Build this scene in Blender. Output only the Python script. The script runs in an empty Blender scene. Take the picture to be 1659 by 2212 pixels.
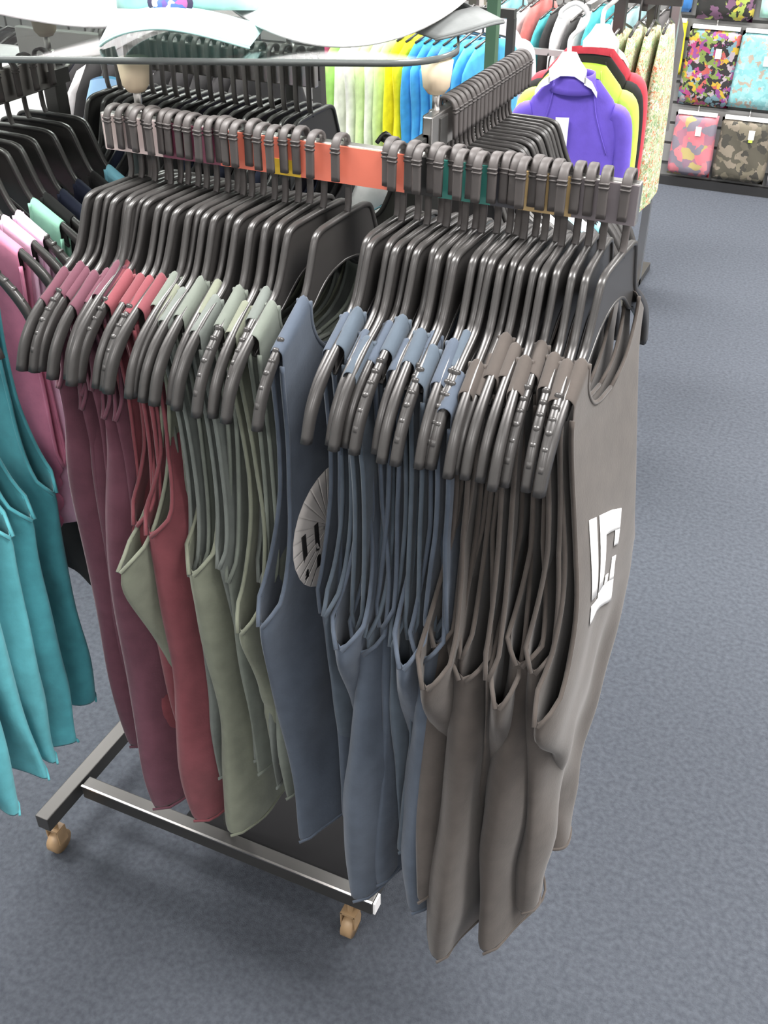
import bpy, bmesh, math, random
from mathutils import Vector, Matrix
random.seed(7)
R = math.radians
S = bpy.context.scene
COL = S.collection

# ------------------------------------------------------------------ camera
cd = bpy.data.cameras.new('camera')
cam = bpy.data.objects.new('camera', cd); COL.objects.link(cam)
cam.location = (0.4698, -1.0021, 1.76)
cam.rotation_euler = (R(90 - 35.3), 0, R(24.5))
cd.sensor_fit = 'VERTICAL'; cd.sensor_height = 36; cd.lens = 36.47
cd.clip_start = 0.02; cd.clip_end = 60
S.camera = cam

# ------------------------------------------------------------------ world, lamps, exposure
wd = bpy.data.worlds.new('world'); S.world = wd; wd.use_nodes = True
wd.node_tree.nodes['Background'].inputs[0].default_value = (1, 0.98, 0.96, 1)
wd.node_tree.nodes['Background'].inputs[1].default_value = 0.3
S.view_settings.view_transform = 'Standard'; S.view_settings.look = 'None'
S.view_settings.exposure = 0.0; S.view_settings.gamma = 1.0; S.view_settings.use_curve_mapping = False
CEIL = 3.0
PANELS = [(x, y) for y in (-2.6, -0.2, 2.2, 4.0) for x in (-3.4, -1.1, 1.2, 3.4)]
for i, (x, y) in enumerate(PANELS):
    ld = bpy.data.lights.new('ceiling_lamp', 'AREA'); ld.shape = 'RECTANGLE'; ld.size = 1.2; ld.size_y = 0.6
    ld.energy = 86 if y > 1 else (72 if y > -1 else 50); ld.spread = R(140); ld.color = (1.0, 0.975, 0.95)
    lo = bpy.data.objects.new('ceiling_lamp', ld); COL.objects.link(lo); lo.location = (x, y, CEIL - 0.06)

# ------------------------------------------------------------------ materials
MATS = {}
def nt(m):
    m.use_nodes = True
    n = m.node_tree
    return n, n.nodes['Principled BSDF']
def plain(name, col, rough=0.6, metal=0.0, spec=0.5):
    if name in MATS: return MATS[name]
    m = bpy.data.materials.new(name); n, p = nt(m)
    p.inputs['Base Color'].default_value = (*col, 1); p.inputs['Roughness'].default_value = rough
    p.inputs['Metallic'].default_value = metal; p.inputs['Specular IOR Level'].default_value = spec
    MATS[name] = m
    return m
def noise_mix(n, p, c1, c2, scale, detail=4, bump=0.0, bscale=None, dist=0.002, lo=0.35, hi=0.65):
    tc = n.nodes.new('ShaderNodeTexCoord'); no = n.nodes.new('ShaderNodeTexNoise')
    no.inputs['Scale'].default_value = scale; no.inputs['Detail'].default_value = detail
    n.links.new(tc.outputs['Object'], no.inputs['Vector'])
    cr = n.nodes.new('ShaderNodeValToRGB'); cr.color_ramp.elements[0].position = lo; cr.color_ramp.elements[1].position = hi
    cr.color_ramp.elements[0].color = (*c1, 1); cr.color_ramp.elements[1].color = (*c2, 1)
    n.links.new(no.outputs['Fac'], cr.inputs['Fac']); n.links.new(cr.outputs['Color'], p.inputs['Base Color'])
    if bump:
        n2 = n.nodes.new('ShaderNodeTexNoise'); n2.inputs['Scale'].default_value = bscale or scale * 4; n2.inputs['Detail'].default_value = 3
        n.links.new(tc.outputs['Object'], n2.inputs['Vector'])
        b = n.nodes.new('ShaderNodeBump'); b.inputs['Strength'].default_value = bump; b.inputs['Distance'].default_value = dist
        n.links.new(n2.outputs['Fac'], b.inputs['Height']); n.links.new(b.outputs['Normal'], p.inputs['Normal'])
def cloth(name, col, rough=0.85, var=0.10):
    if name in MATS: return MATS[name]
    m = bpy.data.materials.new(name); n, p = nt(m)
    p.inputs['Roughness'].default_value = rough; p.inputs['Specular IOR Level'].default_value = 0.25
    p.inputs['Sheen Weight'].default_value = 0.12 if max(col) > .05 else 0.0; p.inputs['Sheen Roughness'].default_value = 0.5
    noise_mix(n, p, tuple(c * (1 - var) for c in col), tuple(min(1, c * (1 + var)) for c in col), 35, 5, 0.25, 260, 0.001)
    MATS[name] = m
    return m
def print_cloth(name, cols, scale, rough=0.8, seed=0.0, stretch=(1, 1, 1)):
    """voronoi cells coloured from a list: printed fabric"""
    if name in MATS: return MATS[name]
    m = bpy.data.materials.new(name); n, p = nt(m); p.inputs['Roughness'].default_value = rough
    tc = n.nodes.new('ShaderNodeTexCoord'); mp = n.nodes.new('ShaderNodeMapping')
    mp.inputs['Scale'].default_value = stretch; mp.inputs['Location'].default_value = (seed, seed * 2, seed * 3)
    n.links.new(tc.outputs['Object'], mp.inputs['Vector'])
    no = n.nodes.new('ShaderNodeTexNoise'); no.inputs['Scale'].default_value = scale * 0.8; no.inputs['Detail'].default_value = 2
    n.links.new(mp.outputs['Vector'], no.inputs['Vector'])
    mx = n.nodes.new('ShaderNodeMix'); mx.data_type = 'VECTOR'; mx.inputs['Factor'].default_value = 0.06
    n.links.new(mp.outputs['Vector'], mx.inputs[4]); n.links.new(no.outputs['Color'], mx.inputs[5])
    v = n.nodes.new('ShaderNodeTexVoronoi'); v.inputs['Scale'].default_value = scale
    n.links.new(mx.outputs[1], v.inputs['Vector'])
    cr = n.nodes.new('ShaderNodeValToRGB'); cr.color_ramp.interpolation = 'CONSTANT'
    k = len(cols)
    while len(cr.color_ramp.elements) < k: cr.color_ramp.elements.new(0.5)
    for i, c in enumerate(cols):
        cr.color_ramp.elements[i].position = 0.12 + 0.76 * i / k if i else 0.0
        cr.color_ramp.elements[i].color = (*c, 1)
    sx = n.nodes.new('ShaderNodeSeparateColor'); n.links.new(v.outputs['Color'], sx.inputs['Color'])
    n.links.new(sx.outputs['Red'], cr.inputs['Fac']); n.links.new(cr.outputs['Color'], p.inputs['Base Color'])
    MATS[name] = m
    return m

M_HANG = plain('hanger_black_plastic', (0.036, 0.034, 0.033), 0.33, 0, 0.6)
M_HOOK = plain('hook_grey_plastic', (0.070, 0.062, 0.060), 0.5, 0, 0.5)
M_CHROME = plain('brushed_chrome', (0.62, 0.60, 0.58), 0.28, 1.0)
M_STEEL = plain('dark_steel', (0.09, 0.088, 0.085), 0.4, 0.7)
M_BLACK = plain('black_board', (0.02, 0.02, 0.021), 0.6)
M_WHITE = plain('white_plastic', (0.85, 0.84, 0.84), 0.35)
M_PAPER = plain('white_paper', (0.85, 0.84, 0.82), 0.7)
M_BRASS = plain('caster_tan', (0.30, 0.20, 0.11), 0.45)
M_BEIGE = plain('beige_rubber', (0.62, 0.50, 0.36), 0.6)

# ------------------------------------------------------------------ helpers
def link(name, me, mat=None, parent=None, smooth=True, loc=None):
    o = bpy.data.objects.new(name, me); COL.objects.link(o)
    if mat and not me.materials: me.materials.append(mat)
    if smooth:
        for p in me.polygons: p.use_smooth = True
    if parent: o.parent = parent
    if loc: o.location = loc
    return o
def mk(name, V, F, mat=None, parent=None, smooth=True, loc=None, merge=0.0):
    me = bpy.data.meshes.new(name); me.from_pydata([tuple(v) for v in V], [], F)
    bm = bmesh.new(); bm.from_mesh(me)
    if merge: bmesh.ops.remove_doubles(bm, verts=bm.verts, dist=merge)
    bmesh.ops.recalc_face_normals(bm, faces=bm.faces)
    bm.to_mesh(me); bm.free()
    return link(name, me, mat, parent, smooth, loc)
def tag(o, label, cat, group=None):
    o['label'] = label; o['category'] = cat
    if group: o['group'] = group
    return o
def thing(name, label, cat, loc=(0, 0, 0), rz=0.0, group=None):
    o = bpy.data.objects.new(name, None); COL.objects.link(o); o.location = loc; o.rotation_euler = (0, 0, rz)
    o.empty_display_size = 0.05
    return tag(o, label, cat, group)
def struct(o):
    o['kind'] = 'structure'; return o
class MB:
    def __init__(s): s.V = []; s.F = []
    def add(s, V, F):
        b = len(s.V); s.V += [tuple(v) for v in V]; s.F += [tuple(i + b for i in f) for f in F]
    def box(s, a, b):
        (x0, y0, z0), (x1, y1, z1) = a, b
        s.add([(x0, y0, z0), (x1, y0, z0), (x1, y1, z0), (x0, y1, z0), (x0, y0, z1), (x1, y0, z1), (x1, y1, z1), (x0, y1, z1)],
              [(0, 3, 2, 1), (4, 5, 6, 7), (0, 1, 5, 4), (1, 2, 6, 5), (2, 3, 7, 6), (3, 0, 4, 7)])
    def sweep(s, pts, rx, rn, side=(1, 0, 0), n=8, p=0.6, cap=True):
        """section of half-width rx along `side`, half-thickness rn across, carried along pts (lists allowed per point)"""
        pts = [Vector(q) for q in pts]; side = Vector(side); L = len(pts); rings = []
        for i, q in enumerate(pts):
            t = (pts[min(i + 1, L - 1)] - pts[max(i - 1, 0)]).normalized()
            sd = (side - t * side.dot(t)).normalized(); nn = t.cross(sd)
            a = rx[i] if isinstance(rx, (list, tuple)) else rx; b = rn[i] if isinstance(rn, (list, tuple)) else rn
            ring = []
            for k in range(n):
                th = 2 * math.pi * (k + 0.5) / n; c, d = math.cos(th), math.sin(th)
                ring.append(q + sd * (a * math.copysign(abs(c) ** p, c)) + nn * (b * math.copysign(abs(d) ** p, d)))
            rings.append(ring)
        V = [v for r in rings for v in r]; F = []
        for i in range(L - 1):
            for k in range(n):
                F.append((i * n + k, i * n + (k + 1) % n, (i + 1) * n + (k + 1) % n, (i + 1) * n + k))
        if cap: F += [tuple(range(n))[::-1], tuple((L - 1) * n + k for k in range(n))]
        s.add(V, F)
    def lathe(s, prof, c=(0, 0, 0), n=20):
        V = []; F = []; L = len(prof)
        for r, z in prof:
            for k in range(n):
                a = 2 * math.pi * k / n; V.append((c[0] + r * math.cos(a), c[1] + r * math.sin(a), c[2] + z))
        for i in range(L - 1):
            for k in range(n): F.append((i * n + k, i * n + (k + 1) % n, (i + 1) * n + (k + 1) % n, (i + 1) * n + k))
        F += [tuple(range(n))[::-1], tuple((L - 1) * n + k for k in range(n))]
        s.add(V, F)
    def build(s, name, mat, parent=None, smooth=True, loc=None):
        return mk(name, s.V, s.F, mat, parent, smooth, loc)
def bevel(o, w=0.003, seg=2):
    m = o.modifiers.new('bevel', 'BEVEL'); m.width = w; m.segments = seg; m.limit_method = 'ANGLE'; return o
def boxobj(name, a, b, mat, parent=None, bev=0.0):
    m = MB(); m.box(a, b); o = m.build(name, mat, parent, smooth=False)
    if bev: bevel(o, bev)
    return o
def interp(tab, x):
    """piecewise cubic-smoothed table lookup, tab sorted by falling x"""
    if x >= tab[0][0]: return tab[0][1]
    for (x0, y0), (x1, y1) in zip(tab, tab[1:]):
        if x >= x1:
            t = (x0 - x) / (x0 - x1); return y0 + (y1 - y0) * t
    return tab[-1][1]
def catmull(pts, n=4):
    P = [Vector(p) for p in pts]; out = []
    for i in range(len(P) - 1):
        a = P[max(i - 1, 0)]; b = P[i]; c = P[i + 1]; d = P[min(i + 2, len(P) - 1)]
        for k in range(n):
            t = k / n
            out.append(0.5 * ((2 * b) + (c - a) * t + (2 * a - 5 * b + 4 * c - d) * t * t + (3 * b - a - 3 * c + d) * t ** 3))
    out.append(P[-1]); return out
def curve_tab(tab, n=5):
    q = catmull([(a, b, 0) for a, b in tab], n); return sorted([(v.x, v.y) for v in q], key=lambda e: -e[0])
ORD = ['first', 'second', 'third', 'fourth', 'fifth', 'sixth', 'seventh', 'eighth', 'ninth', 'tenth', 'eleventh', 'twelfth', 'thirteenth',
       'fourteenth', 'fifteenth', 'sixteenth', 'seventeenth', 'eighteenth', 'nineteenth', 'twentieth', 'twenty-first', 'twenty-second', 'twenty-third', 'twenty-fourth']

# ------------------------------------------------------------------ room shell
XL, XR, YF, YB = -5.0, 4.5, -4.0, 4.64
def carpet():
    m = bpy.data.materials.new('blue_grey_carpet'); n, p = nt(m)
    p.inputs['Roughness'].default_value = 0.95; p.inputs['Specular IOR Level'].default_value = 0.15
    noise_mix(n, p, (0.043, 0.049, 0.060), (0.068, 0.0755, 0.090), 90, 6, 0.6, 420, 0.004, 0.3, 0.7)
    return m
struct(boxobj('floor', (XL, YF, -0.1), (XR, YB + 0.1, 0), carpet()))
M_WALL = plain('off_white_wall', (0.62, 0.61, 0.60), 0.8)
struct(boxobj('ceiling', (XL, YF, CEIL), (XR, YB, CEIL + 0.1), plain('ceiling_tile', (0.8, 0.79, 0.77), 0.9)))
struct(boxobj('wall_left', (XL - 0.1, YF, 0), (XL, YB, CEIL), M_WALL))
struct(boxobj('wall_right', (XR, YF, 0), (XR + 0.1, YB, CEIL), M_WALL))
struct(boxobj('wall_front', (XL, YF - 0.1, 0), (XR, YF, CEIL), M_WALL))
sw = MB(); sw.box((XL, YB - 0.002, 0), (XR, YB + 0.1, CEIL))
z = 0.12
while z < CEIL - 0.1:
    sw.box((XL, YB - 0.02, z), (XR, YB - 0.002, z + 0.085)); z += 0.1
struct(sw.build('wall_back', plain('slat_grey', (0.20, 0.20, 0.195), 0.6), smooth=False))
struct(boxobj('wall_base_shadow', (XL, YB - 0.03, 0), (XR, YB - 0.002, 0.045), M_BLACK))  # black strip standing in for the shadow at the wall foot
m_em = bpy.data.materials.new('lamp_diffuser'); n_, p_ = nt(m_em)
p_.inputs['Emission Color'].default_value = (1, 0.98, 0.95, 1); p_.inputs['Emission Strength'].default_value = 4
M_DIFF = m_em
for i, (x, y) in enumerate(PANELS):
    t = thing('ceiling_light', 'flat white fluorescent ceiling panel above the shop floor', 'ceiling light', (x, y, CEIL), 0, 'ceiling panels')
    f = MB()
    for a, b in (((-.64, -.34, -.03), (-.6, .34, 0)), ((.6, -.34, -.03), (.64, .34, 0)), ((-.6, -.34, -.03), (.6, -.3, 0)), ((-.6, .3, -.03), (.6, .34, 0))): f.box(a, b)
    f.build('light_frame', M_WHITE, t, False)
    boxobj('light_diffuser', (-.6, -.3, -.02), (.6, .3, -.005), M_DIFF, t)

# ------------------------------------------------------------------ the pinwheel rack
ZR = 1.445                       # top of the rails
rack = thing('clothes_rack', 'chrome four way clothes rack under a round glass shelf', 'clothes rack', (0, 0, 0))
def rail(name, a, b):
    m = MB(); m.box(a, b); return bevel(m.build(name, M_CHROME, rack, False), 0.0015)
rail('front_rail', (-0.345, -0.006, ZR - 0.042), (0.284, 0.006, ZR))
rail('side_rail', (-0.606, -0.62, ZR - 0.042), (-0.594, 0.22, ZR))
rail('side_rail', (0.002, 0.13, ZR - 0.042), (0.014, 0.49, ZR))
rail('rear_rail', (-0.78, 0.354, ZR - 0.042), (-0.255, 0.366, ZR))
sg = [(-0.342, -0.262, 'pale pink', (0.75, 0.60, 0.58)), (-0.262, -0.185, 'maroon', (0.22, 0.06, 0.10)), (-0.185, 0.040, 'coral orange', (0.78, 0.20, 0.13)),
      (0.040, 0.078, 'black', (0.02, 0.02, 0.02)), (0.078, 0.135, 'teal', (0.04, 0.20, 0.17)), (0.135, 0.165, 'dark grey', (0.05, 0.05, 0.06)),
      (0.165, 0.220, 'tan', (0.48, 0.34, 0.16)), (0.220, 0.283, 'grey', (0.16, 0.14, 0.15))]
for a, b, nm, c in sg:  # surroundings reflected in the chrome rail, painted on as flat coloured strips
    o = boxobj('painted_reflection', (a, -0.0075, ZR - 0.041), (b, -0.0058, ZR - 0.002), plain('strip_' + nm, c, 0.35), rack)
    o['label'] = nm + ' reflection painted on the front rail'
o = boxobj('yellow_reflection', (-0.118, -0.0082, ZR - 0.041), (-0.083, -0.0074, ZR - 0.024), plain('strip_yellow', (0.75, 0.50, 0.04), 0.4), rack)  # yellow part of the reflection, also painted on
o['label'] = 'small yellow reflection painted over the coral one'
for (x, y, top) in ((-0.316, 0.03, 1.47), (0.004, 0.165, 1.47), (-0.33, 0.42, 1.47), (-0.62, 0.24, 1.47)):
    m = MB(); m.box((x - .012, y - .012, .14), (x + .012, y + .012, 1.44)); bevel(m.build('post', M_STEEL, rack, False), .002)
    m = MB(); m.lathe([(.0045, 1.43), (.0045, 1.475)], (x, y, 0), 12); m.lathe([(.008, 1.436), (.008, 1.444)], (x, y, 0), 12)
    pin = m.build('shelf_pin', M_CHROME, rack)
    m = MB(); m.lathe([(.010, 1.463), (.0155, 1.470), (.019, 1.499)], (x, y, 0), 18); m.build('shelf_cup', M_BEIGE, pin)
# arms tying rails to posts
for p0, p1 in (((-.322, .006, 1.405), (-.310, .03, 1.425)), ((.002, .13, 1.405), (.010, .155, 1.425)), ((-.004, .006, 1.410), (.008, .155, 1.422)), ((-.61, .2, 1.405), (-.59, .24, 1.425)), ((-.336, .36, 1.405), (-.324, .43, 1.425))):
    boxobj('bracket', p0, p1, M_STEEL, rack)
m = MB(); m.sweep([(-.62, .24, 1.395), (-.74, .45, 1.395), (-.865, .655, 1.395)], .005, .005, (0, 0, 1)); m.build('display_arm', M_STEEL, rack)
m = MB(); m.sweep([(.004, .165, 1.375), (-.06, .22, 1.375), (-.108, .262, 1.375)], .004, .004, (0, 0, 1)); m.build('display_arm', M_STEEL, rack)
# base
def bar(name, a, b, mat): return bevel(boxobj(name, a, b, mat, rack), .002)
bar('base_bar', (-0.64, -0.012, .098), (-0.005, 0.016, .132), M_STEEL)
bar('base_bar', (-0.64, 0.43, .098), (-0.005, 0.458, .132), M_STEEL)
boxobj('base_highlight', (-0.64, -0.0128, .130), (-0.005, -0.0085, .1330), M_CHROME, rack)  # chrome sliver added as the bright highlight along the bar's top edge
bar('base_foot', (-0.678, -0.105, .095), (-0.648, 0.56, .13), M_STEEL)
bar('base_foot', (-0.045, 0.02, .095), (-0.010, 0.56, .13), M_STEEL)
boxobj('base_shelf', (-0.42, 0.018, .108), (-0.05, 0.43, .116), plain('matte_black', (.008, .008, .009), .8, 0, .2), rack)
boxobj('end_cap', (-0.004, -0.010, .100), (0.0, 0.014, .130), M_WHITE, rack)
for (x, y) in ((-0.668, -0.075), (-0.055, 0.0), (-0.663, 0.53), (-0.028, 0.53)):
    c = MB(); c.box((x - .014, y - .012, .062), (x + .014, y + .012, .068)); c.box((x - .015, y - .012, .028), (x - .012, y + .012, .066)); c.box((x + .012, y - .012, .028), (x + .015, y + .012, .066))
    c.lathe([(.006, .066), (.006, .096)], (x, y, 0), 10)
    co = c.build('caster', M_BRASS, rack, False)
    w = MB(); w.sweep([(x - .010, y, .025), (x + .010, y, .025)], .025, .025, (0, 1, 0), 20, 1.0); w.build('wheel', M_BRASS, co)
# ------------------------------------------------------------------ glass shelf
mg = bpy.data.materials.new('clear_glass'); mg.use_nodes = True; n = mg.node_tree; n.nodes.clear()
out = n.nodes.new('ShaderNodeOutputMaterial'); tr = n.nodes.new('ShaderNodeBsdfTransparent'); gl = n.nodes.new('ShaderNodeBsdfGlossy'); mx = n.nodes.new('ShaderNodeMixShader'); fr = n.nodes.new('ShaderNodeFresnel')
tr.inputs[0].default_value = (0.90, 0.94, 0.92, 1); gl.inputs['Roughness'].default_value = 0.03; fr.inputs[0].default_value = 1.5
gm = n.nodes.new('ShaderNodeNewGeometry'); sb = n.nodes.new('ShaderNodeMath'); sb.operation = 'SUBTRACT'; sb.inputs[0].default_value = 1; n.links.new(gm.outputs['Backfacing'], sb.inputs[1]); mu = n.nodes.new('ShaderNodeMath'); mu.operation = 'MULTIPLY'; n.links.new(fr.outputs[0], mu.inputs[0]); n.links.new(sb.outputs[0], mu.inputs[1]); n.links.new(mu.outputs[0], mx.inputs[0]); n.links.new(tr.outputs[0], mx.inputs[1]); n.links.new(gl.outputs[0], mx.inputs[2]); n.links.new(mx.outputs[0], out.inputs[0])
def plate_loop(inset=0.0):
    ca, sa = math.cos(R(21.8)), math.sin(R(21.8)); ox, oy = .045, .132     # front right corner
    W, D, r = 1.0, .80, .085; L = []
    for cx_, cy_, a0 in ((-r, r, -90), (-r, D - r, 0), (-W + r, D - r, 90), (-W + r, r, 180)):
        for k in range(11):
            a = R(a0 + 9 * k); q = (cx_ + (r - inset) * math.cos(a), cy_ + (r - inset) * math.sin(a))
            L.append((ox + q[0] * ca - q[1] * sa, oy + q[0] * sa + q[1] * ca))
    return L
lp = plate_loop(.0004); N = len(lp)
V = [(x, y, 1.500) for x, y in lp] + [(x, y, 1.508) for x, y in lp]
F = [tuple(range(N))[::-1], tuple(range(N, 2 * N))] + [(k, (k + 1) % N, N + (k + 1) % N, N + k) for k in range(N)]
gs = tag(mk('glass_shelf', V, F, mg, smooth=False), 'clear glass shelf with rounded corners on the clothes rack, carrying hats', 'glass shelf')
V = []; F = []
l0, l1 = plate_loop(0), plate_loop(.0025)
for k in range(N):
    (x, y), (x2, y2) = l0[k], l1[k]
    V += [(x, y, 1.5005), (x, y, 1.5075), (x2, y2, 1.5075), (x2, y2, 1.5005)]
for k in range(N):
    for j in range(4): F.append((k * 4 + j, ((k + 1) % N) * 4 + j, ((k + 1) % N) * 4 + (j + 1) % 4, k * 4 + (j + 1) % 4))
ed = mk('glass_edge', V, F, plain('glass_edge_grey', (0.11, 0.12, 0.118), 0.2), gs); ed['label'] = 'dark polished rim of the glass'

# ------------------------------------------------------------------ hanger
def hanger_proto():
    half = [(0, -.077), (.043, -.078), (.055, -.081), (.062, -.089), (.073, -.116), (.082, -.135), (.092, -.146), (.115, -.161), (.138, -.178), (.160, -.198), (.178, -.223), (.189, -.252)]
    hs = [Vector((0, -w, z)) for w, z in half]
    hs = [hs[0], hs[1]] + catmull(hs[1:], 3)[1:]
    full = [Vector((0, -v.y, v.z)) for v in hs[:0:-1]] + hs
    def wid(v):
        a = abs(v.y); return .0040 + .0013 * max(0, min(1, (a - .12) / .05))
    def thk(v):
        a = abs(v.y); return .0030 + .0042 * max(0, min(1, (a - .10) / .06))
    m = MB(); m.sweep(full, [wid(v) for v in full], [thk(v) for v in full])
    low = [(0, -.128), (.025, -.131), (.045, -.139), (.062, -.151), (.078, -.163), (.095, -.170), (.115, -.184), (.132, -.197)]
    ls = catmull([Vector((0, -w, z)) for w, z in low], 2)
    lf = [Vector((0, -v.y, v.z)) for v in ls[:0:-1]] + ls
    m.sweep(lf, .0024, .0018)
    # thin web between the flange and the lower rim
    tops = [(0, -.077), (.025, -.077), (.045, -.079), (.062, -.089), (.078, -.127), (.095, -.148), (.115, -.161), (.132, -.173)]
    for sg_ in (1, -1):
        V = []; F = []
        for (w, zt), (_, zl) in zip(tops, low):
            for x in (.0013, -.0013): V += [(x, -w * sg_, zt), (x, -w * sg_, zl)]
        for i in range(len(low) - 1):
            b = i * 4; c = b + 4
            F += [(b, b + 1, c + 1, c), (b + 2, c + 2, c + 3, b + 3)]
        m.add(V, F)
    frame = m
    h = MB()
    pts = catmull([(0, .006, -.080), (0, .012, -.066), (0, .0125, -.030), (0, .0120, .000), (0, .007, .0075), (0, 0, .0095), (0, -.008, .0075), (0, -.0132, .000), (0, -.0138, -.016), (0, -.0142, -.036)], 3)
    L = len(pts)
    h.sweep(pts, [.0038 + .0010 * min(1, max(0, (i - 10) / 6)) for i in range(L)], [.0019 + .0004 * (i > 20) for i in range(L)], (1, 0, 0), 8, .45)
    for zz in (-.003, -.007): h.box((-.0050, -.0165, zz), (.0050, -.0115, zz + .002))
    gs_ = []
    for sg_ in (1, -1):
        g = MB(); path = []
        for i in range(31):
            w = .128 + i * .0019
            for (w0, z0), (w1, z1) in zip(half, half[1:]):
                if w0 <= w <= w1: zt = z0 + (z1 - z0) * (w - w0) / (w1 - w0)
            path.append((0, -sg_ * w, zt + .0022))
        g.sweep(path, [.0034 + .0012 * (i % 5 in (2, 3)) for i in range(31)], [.0022 + .0052 * (i % 5 in (2, 3)) for i in range(31)], (1, 0, 0), 8, .8)
        gs_.append(g)
    return frame, h, gs_
_f, _h, _g = hanger_proto()
PF = _f.build('hanger_frame', M_HANG); PH = _h.build('hook', M_HOOK, smooth=True); PG1 = _g[0].build('arm_grip', M_HANG); PG2 = _g[1].build('arm_grip', M_HANG)
PW = PF.copy(); PW.data = PF.data.copy(); PW.data.materials[0] = M_WHITE
PWH = PH.copy(); PWH.data = PH.data.copy(); PWH.data.materials[0] = M_WHITE
def hanger(loc, rz, label, group, grips=False, tilt=0.0, cat='clothes hanger', white=False, roll=0.0):
    t = thing('clothes_hanger', label, cat, loc, rz, group)
    t.rotation_euler = (roll, tilt, rz)
    for P in ([PW, PWH] if white else [PF, PH]) + ([PG1, PG2] if grips else []):
        c = P.copy(); COL.objects.link(c); c.parent = t
        if P is PF: c.name = 'hanger_frame'
    return t

# ------------------------------------------------------------------ tank top (hangs edge-on, folded over its hanger)
def arm_z(w):
    if w < .092: return -.146 + (.092 - w) * .6
    return -.146 - (w - .092) * .70
def tank(loc, rz, mat, label, group, ws=.108, wu=.20, zu=-.525, wh=.17, zh=-.93, th=.016, sway=0.0, amp=.010, ph=0.0, kw=22.0,
         tail=0.0, sw=.024, bindmat=None, tilt=0.0, neckz=-.222, decal=None, flare=0.0, seam_wob=.008, far=1.0, hemw=.02):
    ws = max(ws, .086 + sw)
    zt = arm_z(ws) + .0075
    we = ws + sw; zs = zt - .05; d_ = wu - (we - .010); Lz = zs - zu
    wo = curve_tab([(zt + .03, we), (zt, we), (zs, we - .002), (zs - .3 * Lz, we - .010), (zs - .6 * Lz, we - .010 + .06 * d_), (zs - .82 * Lz, we - .010 + .34 * d_), (zs - .94 * Lz, we - .010 + .72 * d_), (zu, wu)])
    wl = curve_tab([(zu, wu), (zu - .03, wu - .004), (zu - .13, wu - (wu - wh) * .50), (zu - .24, wu - (wu - wh) * .82), (zh + .12, wh + .004), (zh, wh), (zh - .1, wh)])
    def w_out(z): return interp(wo, z) if z >= zu else interp(wl, z)
    zq = zt - .012
    def w_in(z): return 0.0 if z <= neckz + 1e-6 else (ws - sw) * math.sqrt(max(0, 1 - (max(0, zq - z) / (zq - neckz)) ** 2.2))
    ths = [(0.1, .0072), (zt - .01, .0076), (zt - .06, .0062), (-.36, .006), (zu, th * .8), (zu - .15, th), (zh, th * .92), (-2, th)]
    def U(w, z, side):
        T = interp(ths, z); wn = min(1.0, abs(w) / max(w_out(z), 1e-4))
        k = max(0, min(1, (zu + .028 - z) / .028))
        c = (1 - k) + k * math.sqrt(max(0, 1 - wn ** 4))
        g = max(0, min(1, (zt - z) / .30)); g = g * g * (3 - 2 * g)
        low = max(0, min(1, (-.45 - z) / .45))
        base = sway * g + amp * g * math.sin(kw * w + ph + 1.7 * z) * (0.35 + .65 * low)
        nearw = max(0, w / .2)
        base += tail * low * nearw ** 2 + flare * low
        base += .004 * g * math.sin(9 * z + ph * 2 + 14 * w)
        wr = side * .0030 * low * math.sin(58 * w + 2.2 * ph + 6 * z * side) + side * .0050 * max(0, min(1, (-.48 - z) / .12)) * math.sin(30 * (w + .55 * z) + ph * 2) + .0035 * low * math.sin(46 * (w - .8 * z) + ph * 5)
        return base + side * T * c + wr * c
    rows = [zt - .0055, zt - .012] + [zq + (neckz - zq) * math.sin(math.pi / 2 * i / 7) for i in range(1, 8)]
    rows[-1] = neckz
    z = neckz
    k = max(1, round((neckz - zu) / .026))
    rows += [neckz + (zu - neckz) * (i + 1) / k for i in range(k)]
    k = 15
    rows += [zu + (zh - zu) * (i + 1) / k for i in range(k)]
    M = 7
    V = []; F = []
    def pt(w, z, side, s):
        zz = z
        f = max(0, min(1, (z - (zt - .055)) / .055))
        zz += f * (arm_z(max(w, .080)) - arm_z(ws))
        lowf = max(0, min(1, (zu - z) / (zu - zh)))
        zz += hemw * lowf * math.sin(2.2 * w / .2 * s + ph)
        ww = w + (seam_wob * math.sin(15 * z + ph * 3) * lowf * (w / .2) if s > 0 else 0)
        return (U(s * w, z, side), -s * ww * (1 if s > 0 else far), zz)
    top = {}
    for s in (1, -1):
        for j in range(M + 1):
            w = (ws - sw) + 2 * sw * j / M
            top[(s, j)] = len(V); V.append((U(s * w, zt, 1) - .0075, -s * w * (1 if s > 0 else far), arm_z(w) + .0075 + .0012))
        for side in (1, -1):
            prev = [top[(s, j)] for j in range(M + 1)]
            for z in rows:
                a, b = w_in(z), w_out(z); cur = []
                for j in range(M + 1):
                    f = j / M
                    f = 1 - (1 - f) ** 1.35 if z < neckz else f
                    cur.append(len(V)); V.append(pt(a + (b - a) * f, z, side, s))
                for j in range(M): F.append((prev[j], prev[j + 1], cur[j + 1], cur[j]))
                prev = cur
    t = thing('tank_top', label, 'tank top', loc, rz, group)
    t.rotation_euler = (0, tilt, rz)
    body = mk('tank_body', V, F, mat, t, merge=2e-4)
    so = body.modifiers.new('thickness', 'SOLIDIFY'); so.thickness = .0016; so.offset = 0
    ss = body.modifiers.new('smooth', 'SUBSURF'); ss.levels = 1; ss.render_levels = 1
    b = MB()
    for side in (1, -1):
        path = []
        n = 26
        for i in range(n + 1):
            z = (zt - .03) + (zu + .004 - (zt - .03)) * i / n
            x, y, zz = pt(w_out(z), z, side, 1); path.append((x, y - .0006, zz))
        b.sweep(path, .0030, .0022, (1, 0, 0), 6, 1.0)
    b.build('armhole_binding', bindmat or mat, t)
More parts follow.
